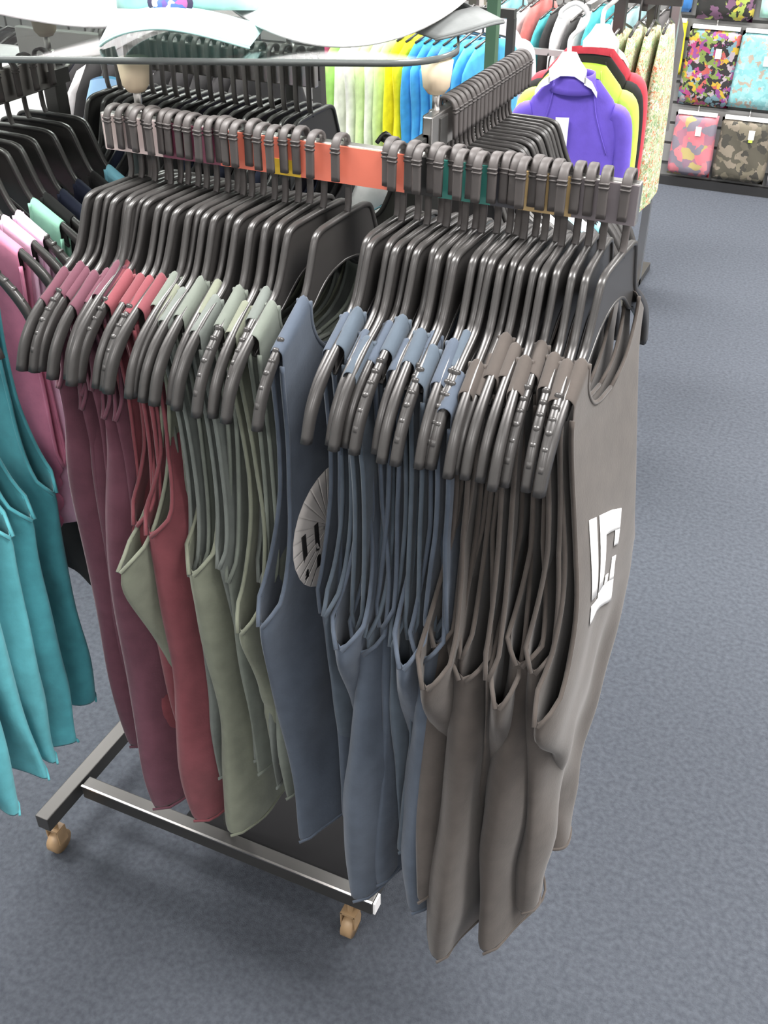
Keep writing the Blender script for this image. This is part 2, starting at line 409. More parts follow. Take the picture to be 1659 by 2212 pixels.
    b = MB()
    for s_ in (1, -1):
        for side in (1, -1):
            path = []
            for i in range(17):
                z = (zt - .006) + (neckz - (zt - .006)) * (i / 16)
                path.append(pt(w_in(z) if i < 16 else 0.0, z, side, s_))
            b.sweep(path, .0022, .0028, (1, 0, 0), 6, 1.0)
    b.build('neck_binding', bindmat or mat, t)
    hb = MB(); path = []
    for i in range(25):
        w = -1 + 2 * i / 24
        x, y, zz = pt(abs(w) * wh, zh, 1, 1 if w >= 0 else -1); path.append((x + .0006, y, zz + .002))
    hb.sweep(path, .0020, .0030, (1, 0, 0), 6, 1.0); hb.build('hem', bindmat or mat, t)
    if decal:
        for nm, polys, dm in decal:
            d = MB()
            for quad in polys:      # quads in (w, z), subdivided and laid on the +x panel
                (a, b_, c, e_) = [Vector((q[0], q[1])) for q in quad]; n1 = 5
                VV = []; FF = []
                for i in range(n1 + 1):
                    for j in range(n1 + 1):
                        l = a.lerp(e_, i / n1); r = b_.lerp(c, i / n1); q = l.lerp(r, j / n1)
                        w = q.x; s = 1 if w >= 0 else -1
                        x, y, zz = pt(abs(w), q.y, 1, s); VV.append((x + .0016, y, zz))
                for i in range(n1):
                    for j in range(n1):
                        k = i * (n1 + 1) + j; FF.append((k, k + 1, k + n1 + 2, k + n1 + 1))
                d.add(VV, FF)
            o = d.build(nm, dm, t)
            sm = o.modifiers.new('thickness', 'SOLIDIFY'); sm.thickness = .0006; sm.offset = 1
    return t

C_PLUM = cloth('plum_jersey', (0.100, 0.036, 0.053)); C_RED = cloth('brick_red_jersey', (0.150, 0.040, 0.049)); C_RED2 = cloth('rose_red_jersey', (0.170, 0.043, 0.053))
C_SAGE = cloth('sage_jersey', (0.126, 0.143, 0.122)); C_SAGE2 = cloth('pale_sage_jersey', (0.150, 0.162, 0.122)); C_SAGE3 = cloth('grey_sage_jersey', (0.120, 0.135, 0.124))
C_BLUE = cloth('slate_blue_jersey', (0.060, 0.076, 0.103)); C_BLUE2 = cloth('denim_blue_jersey', (0.064, 0.083, 0.106))
C_BROWN = cloth('charcoal_brown_jersey', (0.060, 0.0505, 0.0448)); C_BROWN2 = cloth('taupe_jersey', (0.063, 0.0535, 0.0478))
C_TEAL = cloth('turquoise_terry', (0.10, 0.38, 0.43)); C_TEAL2 = cloth('deep_turquoise_terry', (0.07, 0.32, 0.37)); C_PINK = cloth('pink_jersey', (0.62, 0.22, 0.34)); C_MINT = cloth('mint_jersey', (0.33, 0.66, 0.50))
C_LPINK = cloth('candy_pink_jersey', (0.78, 0.52, 0.68))
C_BLK = cloth('black_jersey', (0.018, 0.0175, 0.018)); C_NAVY = cloth('dark_navy_jersey', (0.018, 0.022, 0.042))
C_WHITE = cloth('white_jersey', (0.78, 0.78, 0.78)); C_LBLUE = cloth('light_blue_jersey', (0.28, 0.66, 0.80))
M_INK = plain('white_ink', (0.88, 0.87, 0.86), 0.5); M_INK2 = plain('bone_ink', (0.55, 0.52, 0.50), 0.6); M_INK3 = plain('dark_ink', (0.015, 0.014, 0.014), 0.6)

# ---- front rail, left block: plum, red, sage, one slate blue
rnd = random.Random(3)
FR = 'garments on the front rail'
def lerp(a, b, t): return a + (b - a) * t
left = []
kinds_left = ['plum'] * 6 + ['red'] * 5 + ['sage'] * 10 + ['blue'] * 1
NL = len(kinds_left)
# (wu, wh, zu, zh, th, sway, tail, ph): the ones that push out toward the aisle are the ones seen most
XS_L = [-.324, -.311, -.301, -.289, -.279, -.267, -.257, -.246, -.232, -.219, -.201, -.191, -.181, -.169, -.157, -.145, -.128, -.112, -.099, -.085, -.063, -.034]
XS_R = [.021, .033, .047, .060, .072, .083, .094, .104, .114, .124, .138, .149, .160, .169, .179, .189, .201, .211, .222, .235, .250, .272]
heroL = {0: dict(wu=.146, wh=.155, th=.030, zh=-.95, zu=-.30, ph=.3, sway=-.012), 2: dict(wu=.144, wh=.155, th=.024, zh=-.93, zu=-.31, ph=2.0, sway=-.008), 4: dict(wu=.150, wh=.185, th=.034, zh=-1.02, zu=-.33, ph=1.1, sway=.0),
         8: dict(wu=.175, wh=.155, th=.026, zu=-.46, zh=-.94, ph=4.0), 10: dict(wu=.180, wh=.175, th=.034, zu=-.46, zh=-1.0, ph=2.7, sway=.010),
         12: dict(wu=.235, wh=.15, th=.018, zu=-.50, zh=-.99, ph=.9, sway=-.030, tail=-.02), 15: dict(wu=.195, wh=.17, th=.030, zh=-1.01, ph=3.3, sway=-.008), 18: dict(wu=.20, wh=.13, th=.022, zu=-.56, zh=-.87, ph=5.0, sway=.006),
         21: dict(wu=.205, wh=.155, th=.022, zu=-.53, zh=-.985, ph=1.4, sway=-.010, ws=.112, sw=.030)}
names_l = {'plum': ('plum', [C_PLUM, C_PLUM]), 'red': ('brick red', [C_RED, C_RED2]), 'sage': ('sage green', [C_SAGE, C_SAGE2, C_SAGE3]), 'blue': ('slate blue', [C_BLUE, C_BLUE])}
cnt = {}
def total(kinds, k): return sum(1 for q in kinds if q == k)
circ = []
import itertools
NC = 28; cx, cz, cr = .062, -.455, .082
for i in range(NC):
    a0 = 2 * math.pi * i / NC; a1 = 2 * math.pi * (i + 1) / NC
    circ.append([(cx, cz), (cx + cr * math.cos(a0), cz + cr * math.sin(a0)), (cx + cr * math.cos(a1), cz + cr * math.sin(a1)), (cx, cz)])
bars = [[(cx + o - .0045, cz - .045), (cx + o + .0045, cz - .045), (cx + o + .0045, cz + .020), (cx + o - .0045, cz + .020)] for o in (.058, .030, .0)]
for i, kd in enumerate(kinds_left):
    x = XS_L[i]; yo = rnd.uniform(-.007, .007)
    nm, ms = names_l[kd]; c = cnt.get(kd, 0); cnt[kd] = c + 1
    rz = lerp(R(-13), R(-3), i / (NL - 1)) + R(rnd.uniform(-2.5, 2.5))
    where = ORD[c] + ' from left of the ' + nm + ' ones' if kd != 'blue' else 'beside the gap in the front rail'
    hanger((x, yo, ZR), rz, 'black hanger of the %s tank top, %s' % (nm, where), 'hangers on the front rail', grips=rnd.random() < .3, tilt=R(rnd.uniform(-1.5, 1.5)))
    kw_ = dict(wu=.155 + rnd.uniform(-.01, .012), wh=.145 + rnd.uniform(-.015, .01), th=.010, zu=-.51 + rnd.uniform(-.02, .02), zh=-.90 + rnd.uniform(-.04, .03), ph=rnd.uniform(0, 6), sway=rnd.uniform(-.006, .006))
    kw_['ws'] = .110 + rnd.uniform(-.006, .016)
    kw_['sw'] = .0195 + rnd.uniform(-.002, .004)
    if kd == 'plum': kw_['zu'] = -.31 + rnd.uniform(-.02, .02); kw_['wu'] = .14
    kw_.update(heroL.get(i, {}))
    dec = None
    if kd == 'blue':
        dec = [('round_print', circ, M_INK2), ('print_letters', bars, M_INK3)]
    tt = tank((x, yo, ZR), rz, ms[c % len(ms)], ('%s tank top on the front rail, %s' % (nm, where)) if kd != 'blue' else 'slate blue tank top with round white chest print, beside the gap in the front rail', FR, decal=dec, **kw_)
    if dec:
        for ch in tt.children:
            if ch.name.startswith('round_print'): ch['label'] = 'round bone white chest print'
            if ch.name.startswith('print_letters'): ch['label'] = 'dark bars of lettering in the round print'
# ---- front rail, right block: slate blue, then charcoal brown
kinds_right = ['blue'] * 13 + ['brown'] * 9
NRr = len(kinds_right)
names_r = {'blue': ('slate blue', [C_BLUE, C_BLUE2]), 'brown': ('charcoal brown', [C_BROWN, C_BROWN2])}
heroR = {0: dict(wu=.165, wh=.15, th=.020, ph=.4, zh=-.95), 2: dict(wu=.208, wh=.105, th=.030, zu=-.53, zh=-.94, ph=1.8, sway=.010, amp=.016), 4: dict(wu=.185, wh=.20, th=.034, zu=-.55, zh=-1.02, ph=2.2, sway=.008, amp=.010),
         6: dict(wh=.17, zh=-1.0, th=.016), 8: dict(wu=.208, wh=.10, th=.028, zu=-.53, zh=-.93, ph=3.9, sway=.008, tail=.01), 10: dict(wu=.18, wh=.185, th=.030, zu=-.53, zh=-1.03, ph=5.2, sway=-.004), 12: dict(ws=.150, wh=.17, zh=-1.05, th=.020),
         13: dict(wu=.21, wh=.10, th=.030, zu=-.54, zh=-.92, ph=.8, sway=-.006, tail=.01), 14: dict(wu=.175, wh=.20, th=.022, zh=-.96, ph=1.0, sway=-.02), 16: dict(wu=.185, wh=.205, th=.034, zu=-.54, zh=-1.075, ph=2.9, sway=-.002, amp=.014),
         18: dict(wu=.205, wh=.10, th=.026, zu=-.55, zh=-.98, ph=4.4, sway=.008, tail=.010), 19: dict(wu=.17, sway=.010, wh=.175, zh=-1.05, th=.030, ph=2.0), 20: dict(wu=.17, wh=.135, sway=.018, zh=-1.02, th=.022, tail=.0, ph=.6),
         21: dict(wu=.214, wh=.035, th=.016, zu=-.545, zh=-.96, ph=5.6, sway=.026, tail=.0, ws=.118, amp=.010, far=.84)}
cnt = {}
def rect(a, b, c, d): return [(a, c), (b, c), (b, d), (a, d)]
# large white block lettering on the face that shows at the end of the rail: I C over a thick lower row
LET = [rect(.088, .062, -.462, -.355), rect(.050, .024, -.462, -.355), rect(.024, -.050, -.385, -.355), rect(-.024, -.050, -.408, -.385), rect(.050, -.050, -.497, -.462),
       rect(-.024, -.050, -.462, -.425), rect(.010, -.010, -.462, -.448), rect(.088, .050, -.497, -.470)]
LET = [[(w_, z_ + .018 - .46 * (.088 - w_)) for w_, z_ in q] for q in LET]
for i, kd in enumerate(kinds_right):
    x = XS_R[i]; yo = rnd.uniform(-.008, .008)
    nm, ms = names_r[kd]; c = cnt.get(kd, 0); cnt[kd] = c + 1
    rz = lerp(R(-5), R(3), i / (NRr - 1)) + R(rnd.uniform(-2.2, 2.2) if i < NRr - 1 else -5.0)
    where = ORD[c] + ' right of the gap' if kd == 'blue' else (ORD[c] + ' from left of the brown ones' if i < NRr - 1 else 'last at the right end of the rail')
    hanger((x, yo, ZR), rz, 'black hanger of the %s tank top, %s' % (nm, where), 'hangers on the front rail', grips=rnd.random() < .4, tilt=R(rnd.uniform(-1.2, 1.2)))
    kw_ = dict(wu=.16 + rnd.uniform(-.01, .02), wh=.14 + rnd.uniform(-.015, .015), th=.010, zu=-.52 + rnd.uniform(-.02, .02), zh=-.90 + rnd.uniform(-.04, .03), ph=rnd.uniform(0, 6), sway=rnd.uniform(-.005, .005))
    kw_['ws'] = .111 + rnd.uniform(-.008, .022)
    kw_['sw'] = .0185 + rnd.uniform(-.003, .004)
    kw_.update(heroR.get(i, {}))
    dec = [('print_letters', LET, M_INK)] if i == NRr - 1 else None
    lab = '%s tank top on the front rail, %s' % (nm, where) if not dec else 'charcoal brown tank top with white block letters, last at right end of front rail'
    tt = tank((x, yo, ZR), rz, ms[c % 2], lab, FR, decal=dec, **kw_)
    if dec:
        for ch in tt.children:
            if ch.name.startswith('print_letters'): ch['label'] = 'large white block letters'

# ---- left side rail (arm toward the camera): arms point right
LY = [(0.20, C_LBLUE, 'light blue'), (0.165, C_BLK, 'black'), (0.13, C_NAVY, 'dark navy'), (0.095, C_NAVY, 'dark navy'), (0.065, C_BLK, 'black'), (0.035, C_MINT, 'mint green'), (0.005, C_LPINK, 'candy pink'), (-.025, C_LPINK, 'candy pink'),
      (-.055, C_PINK, 'pink'), (-.105, C_TEAL2, 'deep turquoise'), (-.17, C_TEAL2, 'deep turquoise'), (-.215, C_TEAL, 'turquoise'), (-.26, C_TEAL, 'turquoise'), (-.31, C_TEAL, 'turquoise'), (-.37, C_TEAL, 'turquoise')]
cn = {}
for i, (y, mt, nm) in enumerate(LY):
    c = cn.get(nm, 0); cn[nm] = c + 1
    rz = R(90) + R(rnd.uniform(-3, 3))
    tot = sum(1 for q in LY if q[2] == nm)
    where = ('%s %s one from back of left rail' % (ORD[c], nm)) if tot > 1 else 'on the left side rail'
    hanger((-.60, y, ZR), rz, 'black hanger of the tank top, %s' % where, 'hangers on the left side rail', grips=i % 3 == 0)
    teal = 'turq' in nm
    tank((-.60, y, ZR), rz, mt, '%s tank top, %s' % (nm, where), 'garments on the left side rail', ws=.100 + rnd.uniform(0, .015), wu=(.165 if y > -.12 else .18) if teal else (.128 if mt is C_PINK else .15), wh=((.135 if y > -.12 else .165) if teal else (.105 if mt is C_PINK else .14)), zu=-.50, zh=(-.93 if teal else (-.60 if mt in (C_PINK, C_LPINK, C_MINT) else -.80)) + rnd.uniform(-.02, .02),
         th=.022 if teal else .012, ph=rnd.uniform(0, 6), amp=.010, sw=.021)
# ---- right side rail (runs away from the camera): arms point right
cn = {}
RY = [.185 + i * .0148 for i in range(20)]
rcol = ['white', 'white', 'black', 'light blue', 'black', 'white', 'black', 'light blue', 'white', 'black', 'light blue', 'white', 'black', 'black', 'light blue', 'black', 'white', 'black', 'black', 'light blue']
cm = {'white': C_WHITE, 'light blue': C_LBLUE, 'black': C_BLK}
for i, y in enumerate(RY):
    nm = rcol[i]; c = cn.get(nm, 0); cn[nm] = c + 1
    rz = R(90) + R(rnd.uniform(-4, 4)); where = '%s %s one from front of right rail' % (ORD[c], nm); hl = 'hanger of the %s %s tank top from front of right rail' % (ORD[c], nm)
    hanger((.008, y, ZR), rz, hl, 'hangers on the right side rail')
    tank((.008, y, ZR), rz, cm[nm], '%s tank top, %s' % (nm, where), 'garments on the right side rail', ws=.125 + rnd.uniform(-.015, .02), sw=.036 if i < 2 else .024, wu=.165, wh=.14, zh=-.78, th=.008, ph=rnd.uniform(0, 6), amp=.005)
# ---- rear rail
for i in range(18):
    x = -.610 + i * .0205
    hanger((x, .36, ZR), R(180 + rnd.uniform(-4, 4)), 'black plastic hanger on the rear rail, %s from the left' % ORD[i], 'hangers on the rear rail')
    tank((x, .36, ZR), R(rnd.uniform(-4, 4)), C_BLK if i % 3 else C_NAVY, ('black' if i % 3 else 'dark navy') + ' tank top on the rear rail, %s from the left' % ORD[i], 'garments on the rear rail', wu=.16, wh=.14, zh=-.78, th=.010, ph=rnd.uniform(0, 6), amp=.006)

# ------------------------------------------------------------------ hats on the glass
GZ = 1.5085
def cap(loc, rz, mat, label, patch=False, brim=(.088, .085, .030), visor=False):
    t = thing('sun_visor' if visor else 'baseball_cap', label, 'visor' if visor else 'cap', loc, rz, 'hats on the glass shelf')
    q = .8 if visor else 1.0
    # crown: dome behind the brim; local -y is the front
    V = []; F = []; N = 28; K = 1 if visor else 9
    for k in range(K + 1):
        f = k / (6 if visor else K); r = (.062 if visor else .086) * math.cos(f * math.pi / 2) ** .62; z = (.004 + .018 * k) if visor else .040 + .105 * math.sin(f * math.pi / 2) ** .9
        for j in range(N):
            a = 2 * math.pi * j / N; rr = r * (1 + .012 * abs(math.cos(3 * a)))
            V.append((rr * math.cos(a), rr * 1.08 * math.sin(a), z - (0 if visor else .030 * (1 - f) * (.5 + .5 * math.sin(a)))))
    for k in range(K):
        for j in range(N): F.append((k * N + j, k * N + (j + 1) % N, (k + 1) * N + (j + 1) % N, (k + 1) * N + j))
    cr_ = mk('headband' if visor else 'crown', V, F, mat, t, merge=1e-4); so = cr_.modifiers.new('thickness', 'SOLIDIFY'); so.thickness = .002
    m = MB(); m.lathe([(.001, .151), (.007, .149), (.008, .145)], (0, 0, 0), 12)
    if not visor: m.build('button', mat, t)
    V = []; F = []; n1, n2 = 20, 8; W, L, Hh = brim
    for i in range(n1 + 1):
        s = -1 + 2 * i / n1
        for j in range(n2 + 1):
            f = j / n2
            x = W * s * (1 - .08 * f)
            y0 = -(.062 if visor else .086) * 1.08 * math.sqrt(max(0, 1 - (s * .97) ** 2)); y1 = -(.062 if visor else .086) - L * (1 - abs(s) ** 2.6) - .01
            y = y0 + (min(y0, y1) - y0) * f
            z = .002 + Hh * (1 - s * s) + .010 * (1 - f)
            V.append((x, y, z))
    for i in range(n1):
        for j in range(n2): k = i * (n2 + 1) + j; F.append((k, k + 1, k + n2 + 2, k + n2 + 1))
    b = mk('brim', V, F, mat, t); so = b.modifiers.new('thickness', 'SOLIDIFY'); so.thickness = .003; so.offset = 1
    e = MB(); e.sweep([V[i * (n2 + 1) + n2] for i in range(n1 + 1)], .0018, .0022, (0, 0, 1), 6, 1); eo = e.build('brim_edge', mat, b)
    if patch:
        V = []; F = []; n = 24
        c0 = (0, -.083, .074)
        def onc(u_, v_):
            # on the front of the crown
            zz = .047 + v_; f = math.asin(max(0, min(1, (max(0, zz - .040) / .105)))) ** 1.0
            r = .086 * math.cos(f) ** .62 * 1.03
            return (u_, -1.08 * math.sqrt(max(1e-6, r * r - u_ * u_)) - .002, zz)
        for ring, nm, mt in ((1.0, 'patch', plain('patch_rim', (.05, .04, .09), .6)), (.78, 'patch_print', print_cloth('patch_print', [(.18, .10, .35), (.75, .7, .78), (.45, .12, .35), (.10, .16, .45)], 60))):
            V = [onc(0, 0)] + [onc(.026 * ring * math.cos(2 * math.pi * k / n), .015 * ring * math.sin(2 * math.pi * k / n)) for k in range(n)]
            V = [(x, y - (.001 if ring < 1 else 0), z) for x, y, z in V]
            F = [(0, 1 + k, 1 + (k + 1) % n) for k in range(n)]
            o = mk(nm, V, F, mt, t); so = o.modifiers.new('thickness', 'SOLIDIFY'); so.thickness = .0012
            if ring == 1.0: o['label'] = 'oval purple patch on the crown front'
    return t
def sunhat(loc, rz, mat, under, label, R1=.17, wave=.022, ph=0.0, stitch=True, lobes=3):
    t = thing('sun_hat', label, 'hat', loc, rz, 'hats on the glass shelf')
    m = MB(); V = []; F = []; N = 40; K = 8
    for k in range(K + 1):
        f = k / K; r = .090 * math.cos(f * math.pi / 2) ** .5; z = .040 + .095 * math.sin(f * math.pi / 2)
        for j in range(N): a = 2 * math.pi * j / N; V.append((r * math.cos(a), r * math.sin(a), z))
    for k in range(K):
        for j in range(N): F.append((k * N + j, k * N + (j + 1) % N, (k + 1) * N + (j + 1) % N, (k + 1) * N + j))
    cr_ = mk('crown', V, F, mat, t, merge=1e-4)
    def P(a, f):
        r = .088 + (R1 - .088) * f
        low = .034 * (1 - f) + (.003 + wave * (1 - math.cos(lobes * a + ph)) ) * f ** 1.2 + .006 * (1 - f)
        return (r * math.cos(a), r * math.sin(a), low)
    V = []; F = []; N = 72; K = 6
    for j in range(N):
        for k in range(K + 1): V.append(P(2 * math.pi * j / N, k / K))
    for j in range(N):
        for k in range(K): F.append((j * (K + 1) + k, j * (K + 1) + k + 1, ((j + 1) % N) * (K + 1) + k + 1, ((j + 1) % N) * (K + 1) + k))
    b = mk('brim', V, F, mat, t); b.data.materials.append(under)
    so = b.modifiers.new('thickness', 'SOLIDIFY'); so.thickness = .003
    if stitch:
        s = MB()
        for f in (.5, .68, .86): s.sweep([Vector(P(2 * math.pi * j / 72, f)) - Vector((0, 0, .0022)) for j in range(73)], .001, .001, (0, 0, 1), 5, 1)
        so = s.build('brim_stitching', M_WHITE, b); so['label'] = 'white stitching rings under the brim'
    return t
H_WHITE = cloth('white_cotton', (.86, .86, .86)); H_MINT = cloth('mint_cotton', (.52, .84, .80)); H_GREY = cloth('grey_cotton', (.17, .18, .18)); H_PINKW = cloth('pinkish_white_cotton', (.82, .76, .78))
cap((-.305, .142, GZ), R(20), H_MINT, 'mint green cap with oval purple patch, on the glass shelf', patch=True, brim=(.093, .055, .029))
sunhat((-.168, .282, GZ), R(-65.5), H_WHITE, H_GREY, 'white wavy brimmed sun hat right of the mint cap', R1=.165, wave=.023, ph=0.0, lobes=2)
sunhat((-.545, .165, GZ), R(20), H_PINKW, H_GREY, 'pinkish white sun hat at the left of the glass shelf', R1=.155, wave=.016, ph=1.0, lobes=2)
cap((-.070, .290, GZ), R(75), H_GREY, 'dark grey sun visor lying at the right end of the glass shelf', brim=(.070, .035, .012), visor=True)

# ------------------------------------------------------------------ garments on the racks behind
def drape(name, label, cat, loc, rz, mat, hw, th, z0, z1, group=None, ph=0.0, amp=.006, sh=.05, hang=True, wave=3, hangz=None):
    """garment hung edge-on: local y spans its width, x its folded thickness; z1 top, z0 hem (absolute heights)"""
    t = thing(name, label, cat, (loc[0], loc[1], 0), rz, group)
    V = []; F = []; N = 28; K = 11
    for k in range(K + 1):
        f = k / K; z = z1 + (z0 - z1) * f
        ww = hw * min(1, .62 + 2.6 * f) if f < .15 else hw * (1 + .03 * math.sin(6 * f + ph))
        tt = th * (.45 + .55 * min(1, f * 3))
        for j in range(N):
            a = 2 * math.pi * j / N; c, s = math.cos(a), math.sin(a)
            y = ww * math.copysign(abs(c) ** .7, c); x = tt * math.copysign(abs(s) ** .8, s) + amp * f * math.sin(wave * y / hw * 2 + ph)
            zz = z - sh * (abs(y) / hw) * (1 - f) + .012 * f * math.sin(5 * y / hw + ph)
            V.append((x, y, zz))
    for k in range(K):
        for j in range(N): F.append((k * N + j, k * N + (j + 1) % N, (k + 1) * N + (j + 1) % N, (k + 1) * N + j))
    F.append(tuple(range(N))[::-1])
    mk('garment_body', V, F, mat, t)
    m = MB(); m.sweep([(0, -hw * .6, z1 - .5 * sh), (0, 0, z1 + .012), (0, hw * .6, z1 - .5 * sh)], .004, .003, (1, 0, 0)); m.sweep(catmull([(0, 0, z1 + .01), (0, 0, z1 + .05), (0, .012, z1 + .075), (0, .0, z1 + .088), (0, -.014, z1 + .07)], 3), .003, .003, (1, 0, 0), 6, 1)
    if hang: m.build('garment_hanger', M_HANG, t)
    return t
# neon tops in a row behind, seen under and through the glass
neon = [(-1.205, 'magenta', (.62, .07, .24)), (-1.165, 'lime edged white', (.42, .75, .20)), (-1.130, 'white', (.80, .84, .72)), (-1.095, 'white', (.84, .86, .78)), (-1.060, 'pale lime', (.66, .84, .42)), (-1.025, 'white', (.84, .86, .76)),
        (-.990, 'pale lime', (.62, .82, .36)), (-.955, 'yellow', (.84, .80, .02)), (-.925, 'yellow', (.84, .78, .02)), (-.893, 'bright blue', (.06, .36, .72)), (-.863, 'bright blue', (.07, .38, .74)), (-.833, 'bright blue', (.05, .32, .66)),
        (-.800, 'sky blue', (.08, .40, .72)), (-.765, 'sky blue', (.06, .36, .64)), (-.730, 'sky blue', (.06, .36, .62)), (-.695, 'sky blue', (.05, .32, .58))]
cn = {}
neon_rz = R(-24)
for i, (x, nm, c) in enumerate(neon):
    k = cn.get(nm, 0); cn[nm] = k + 1; tot = sum(1 for q in neon if q[1] == nm)
    lab = '%s sports top hanging edge-on on the middle rack%s' % (nm, ', ' + ORD[k] + ' ' + nm + ' from left' if tot > 1 else ', beside the ' + ('lime edged one' if nm == 'magenta' else 'magenta one'))
    z0 = .755 + (.035 if 'yellow' in nm or 'blue' in nm else 0) + rnd.uniform(-.008, .008)
    drape('sports_shirt', lab, 'sports top', (x + .04, 2.28 + .0, 0), R(-14), cloth('neon_' + nm.replace(' ', '_') + str(k % 2), c, .7), .16, .0175, z0, 1.105, 'neon tops on the middle rack', ph=rnd.uniform(0, 6), amp=.005, sh=.03)
mr = thing('garment_rack', 'grey rack of neon sports tops behind the glass shelf', 'clothes rack', (-.95, 2.28, 0))
m = MB(); m.box((-.32, -.012, 1.165), (.36, .012, 1.19)); m.build('top_rail', M_STEEL, mr, False)
for x in (-.31, .35): boxobj('upright', (x - .012, -.012, .03), (x + .012, .012, 1.165), M_STEEL, mr)
for x in (-.31, .35): boxobj('foot', (x - .02, -.25, 0), (x + .02, .25, .03), M_STEEL, mr)
boxobj('back_board', (-.30, .20, .25), (.34, .21, .74), M_BLACK, mr)
# black tops filling the dark band left of the neon ones
dr = thing('garment_rack', 'grey rack crowded with black tops, left of the neon ones', 'clothes rack', (-1.25, 1.32, 0))
m = MB(); m.box((-.62, -.01, 1.27), (.50, .01, 1.295)); m.build('top_rail', M_STEEL, dr, False)
for x in (-.61, .49): boxobj('upright', (x - .012, -.012, .03), (x + .012, .012, 1.27), M_STEEL, dr)
for x in (-.61, .49): boxobj('foot', (x - .02, -.25, 0), (x + .02, .25, .03), M_STEEL, dr)
slit = {2: ('coral', (.5, .12, .09)), 4: ('coral', (.5, .14, .1)), 6: ('emerald', (.03, .40, .22)), 8: ('white', (.75, .72, .72)), 11: ('tan', (.5, .33, .12)), 12: ('white', (.62, .6, .6))}
for i in range(18):
    x = -1.80 + i * .052
    drape('black_shirt', 'black top hanging edge-on on the dark rack, %s from the left' % ORD[i], 'top', (x, 1.32, 0), R(-10 + rnd.uniform(-4, 4)), C_BLK if i % 2 else cloth('charcoal_jersey', (.022, .021, .022)), .19, .022, .62, 1.205, 'black tops on the dark rack', ph=rnd.uniform(0, 6), amp=.004)
    if i in slit:
        nm, c = slit[i]
        drape('bright_shirt', '%s top squeezed between black tops on the dark rack, %s from the left' % (nm, ORD[sorted(slit).index(i)]), 'top', (x + .026, 1.30, 0), R(-10), cloth('slit_' + nm + str(i), c), .178, .003, .75, 1.19, 'bright tops on the dark rack', ph=0, amp=.001, hang=False)
# white and printed garments seen left of the front rail's post
def flat_shirt(name, label, cat, loc, rz, mat, hw, length, ztop, sleeve=.0, neck='crew', th=.02, tagc=None, collar=None, white_h=True, group=None, ph=0.0, hookz=None):
    """shirt hung facing the viewer (its face is local -y): body, two long sleeves, collar, hanger"""
    t = thing(name, label, cat, (loc[0], loc[1], 0), rz, group)
    V = []; F = []; N = 40; K = 14
    nw = hw * .44
    for k in range(K + 1):
        f = k / K; z = ztop - length * f
        ww = hw * (1.0 - .06 * math.sin(f * 3)) if f > .18 else None
        for j in range(N):
            a = 2 * math.pi * j / N; c, s = math.cos(a), math.sin(a)
            g_ = length * f / .07
            W = hw * (.50 + .50 * min(1, g_) ** .8) if g_ < 1 else hw * (1 - .04 * math.sin((f - .1) * 2.5))
            x = W * math.copysign(abs(c) ** .85, c)
            T = th * (.5 + .5 * min(1, f * 4))
            y = T * math.copysign(abs(s) ** .7, s) + .006 * f * math.sin(28 * x + ph)
            V.append((x, y, z - .02 * (abs(x) / hw) ** 2 * (1 - f)))
    for k in range(K):
        for j in range(N): F.append((k * N + j, k * N + (j + 1) % N, (k + 1) * N + (j + 1) % N, (k + 1) * N + j))
    mk('shirt_body', V, F, mat, t)
    if hookz:
        m = MB(); m.sweep(catmull([(0, 0, ztop - .05), (0, 0, hookz - .03), (.012, 0, hookz - .008), (.002, 0, hookz + .008), (-.010, 0, hookz - .004)], 4), .003, .003, (0, 1, 0), 6, 1); m.sweep([(-hw * .55, 0, ztop - .035), (0, 0, ztop - .012), (hw * .55, 0, ztop - .035)], .004, .004, (0, 1, 0), 6, 1); m.build('shirt_hanger', M_HANG, t)
    if sleeve:
        for sgn in (-1, 1):
            pts = catmull([(sgn * hw * .82, 0, ztop - .085), (sgn * hw * 1.00, 0, ztop - .098), (sgn * (hw + .014), .002, ztop - .16), (sgn * (hw + .020), .006, ztop - .30), (sgn * (hw + .014), .010, ztop - sleeve)], 4)
            L = len(pts); m2 = MB(); m2.sweep(pts, [.016 + .004 * min(1, i / 4) for i in range(L)], [.024 + .006 * min(1, i / 5) - .010 * i / L for i in range(L)], (0, 1, 0), 14, 1); m2.build('sleeve', mat, t)
            sm = MB(); sm.sweep(catmull([(sgn * nw * .9, -th * .62, ztop - .015), (sgn * hw * .5, -th * 1.02, ztop - length * .16), (sgn * hw * .80, -th * .95, ztop - length * .34)], 6), .0016, .0016, (1, 0, 0), 6, 1); sm.build('raglan_seam', mat, t)
    if collar:
        m = MB(); V = []; F = []; n = 24
        for zz, rr in ((-.030, 1.16), (-.016, 1.04), (.002, .95), (.014, .92)):
            for j in range(n): a = 2 * math.pi * j / n; V.append((nw * rr * math.cos(a), .026 * rr * math.sin(a) - .002, ztop + zz - .010 * (1 if math.sin(a) < 0 else -.4) * abs(math.sin(a))))
        for k in range(3):
            for j in range(n): F.append((k * n + j, k * n + (j + 1) % n, (k + 1) * n + (j + 1) % n, (k + 1) * n + j))
        o = mk('collar', V, F, mat, t); so = o.modifiers.new('thickness', 'SOLIDIFY'); so.thickness = .003
    if tagc:
        g = boxobj('price_tag', (-.035 + tagc[0], -th - .012, tagc[1]), (.0 + tagc[0], -th - .010, tagc[1] + .075), M_PAPER, t); g['label'] = 'white paper price tag'
    return t
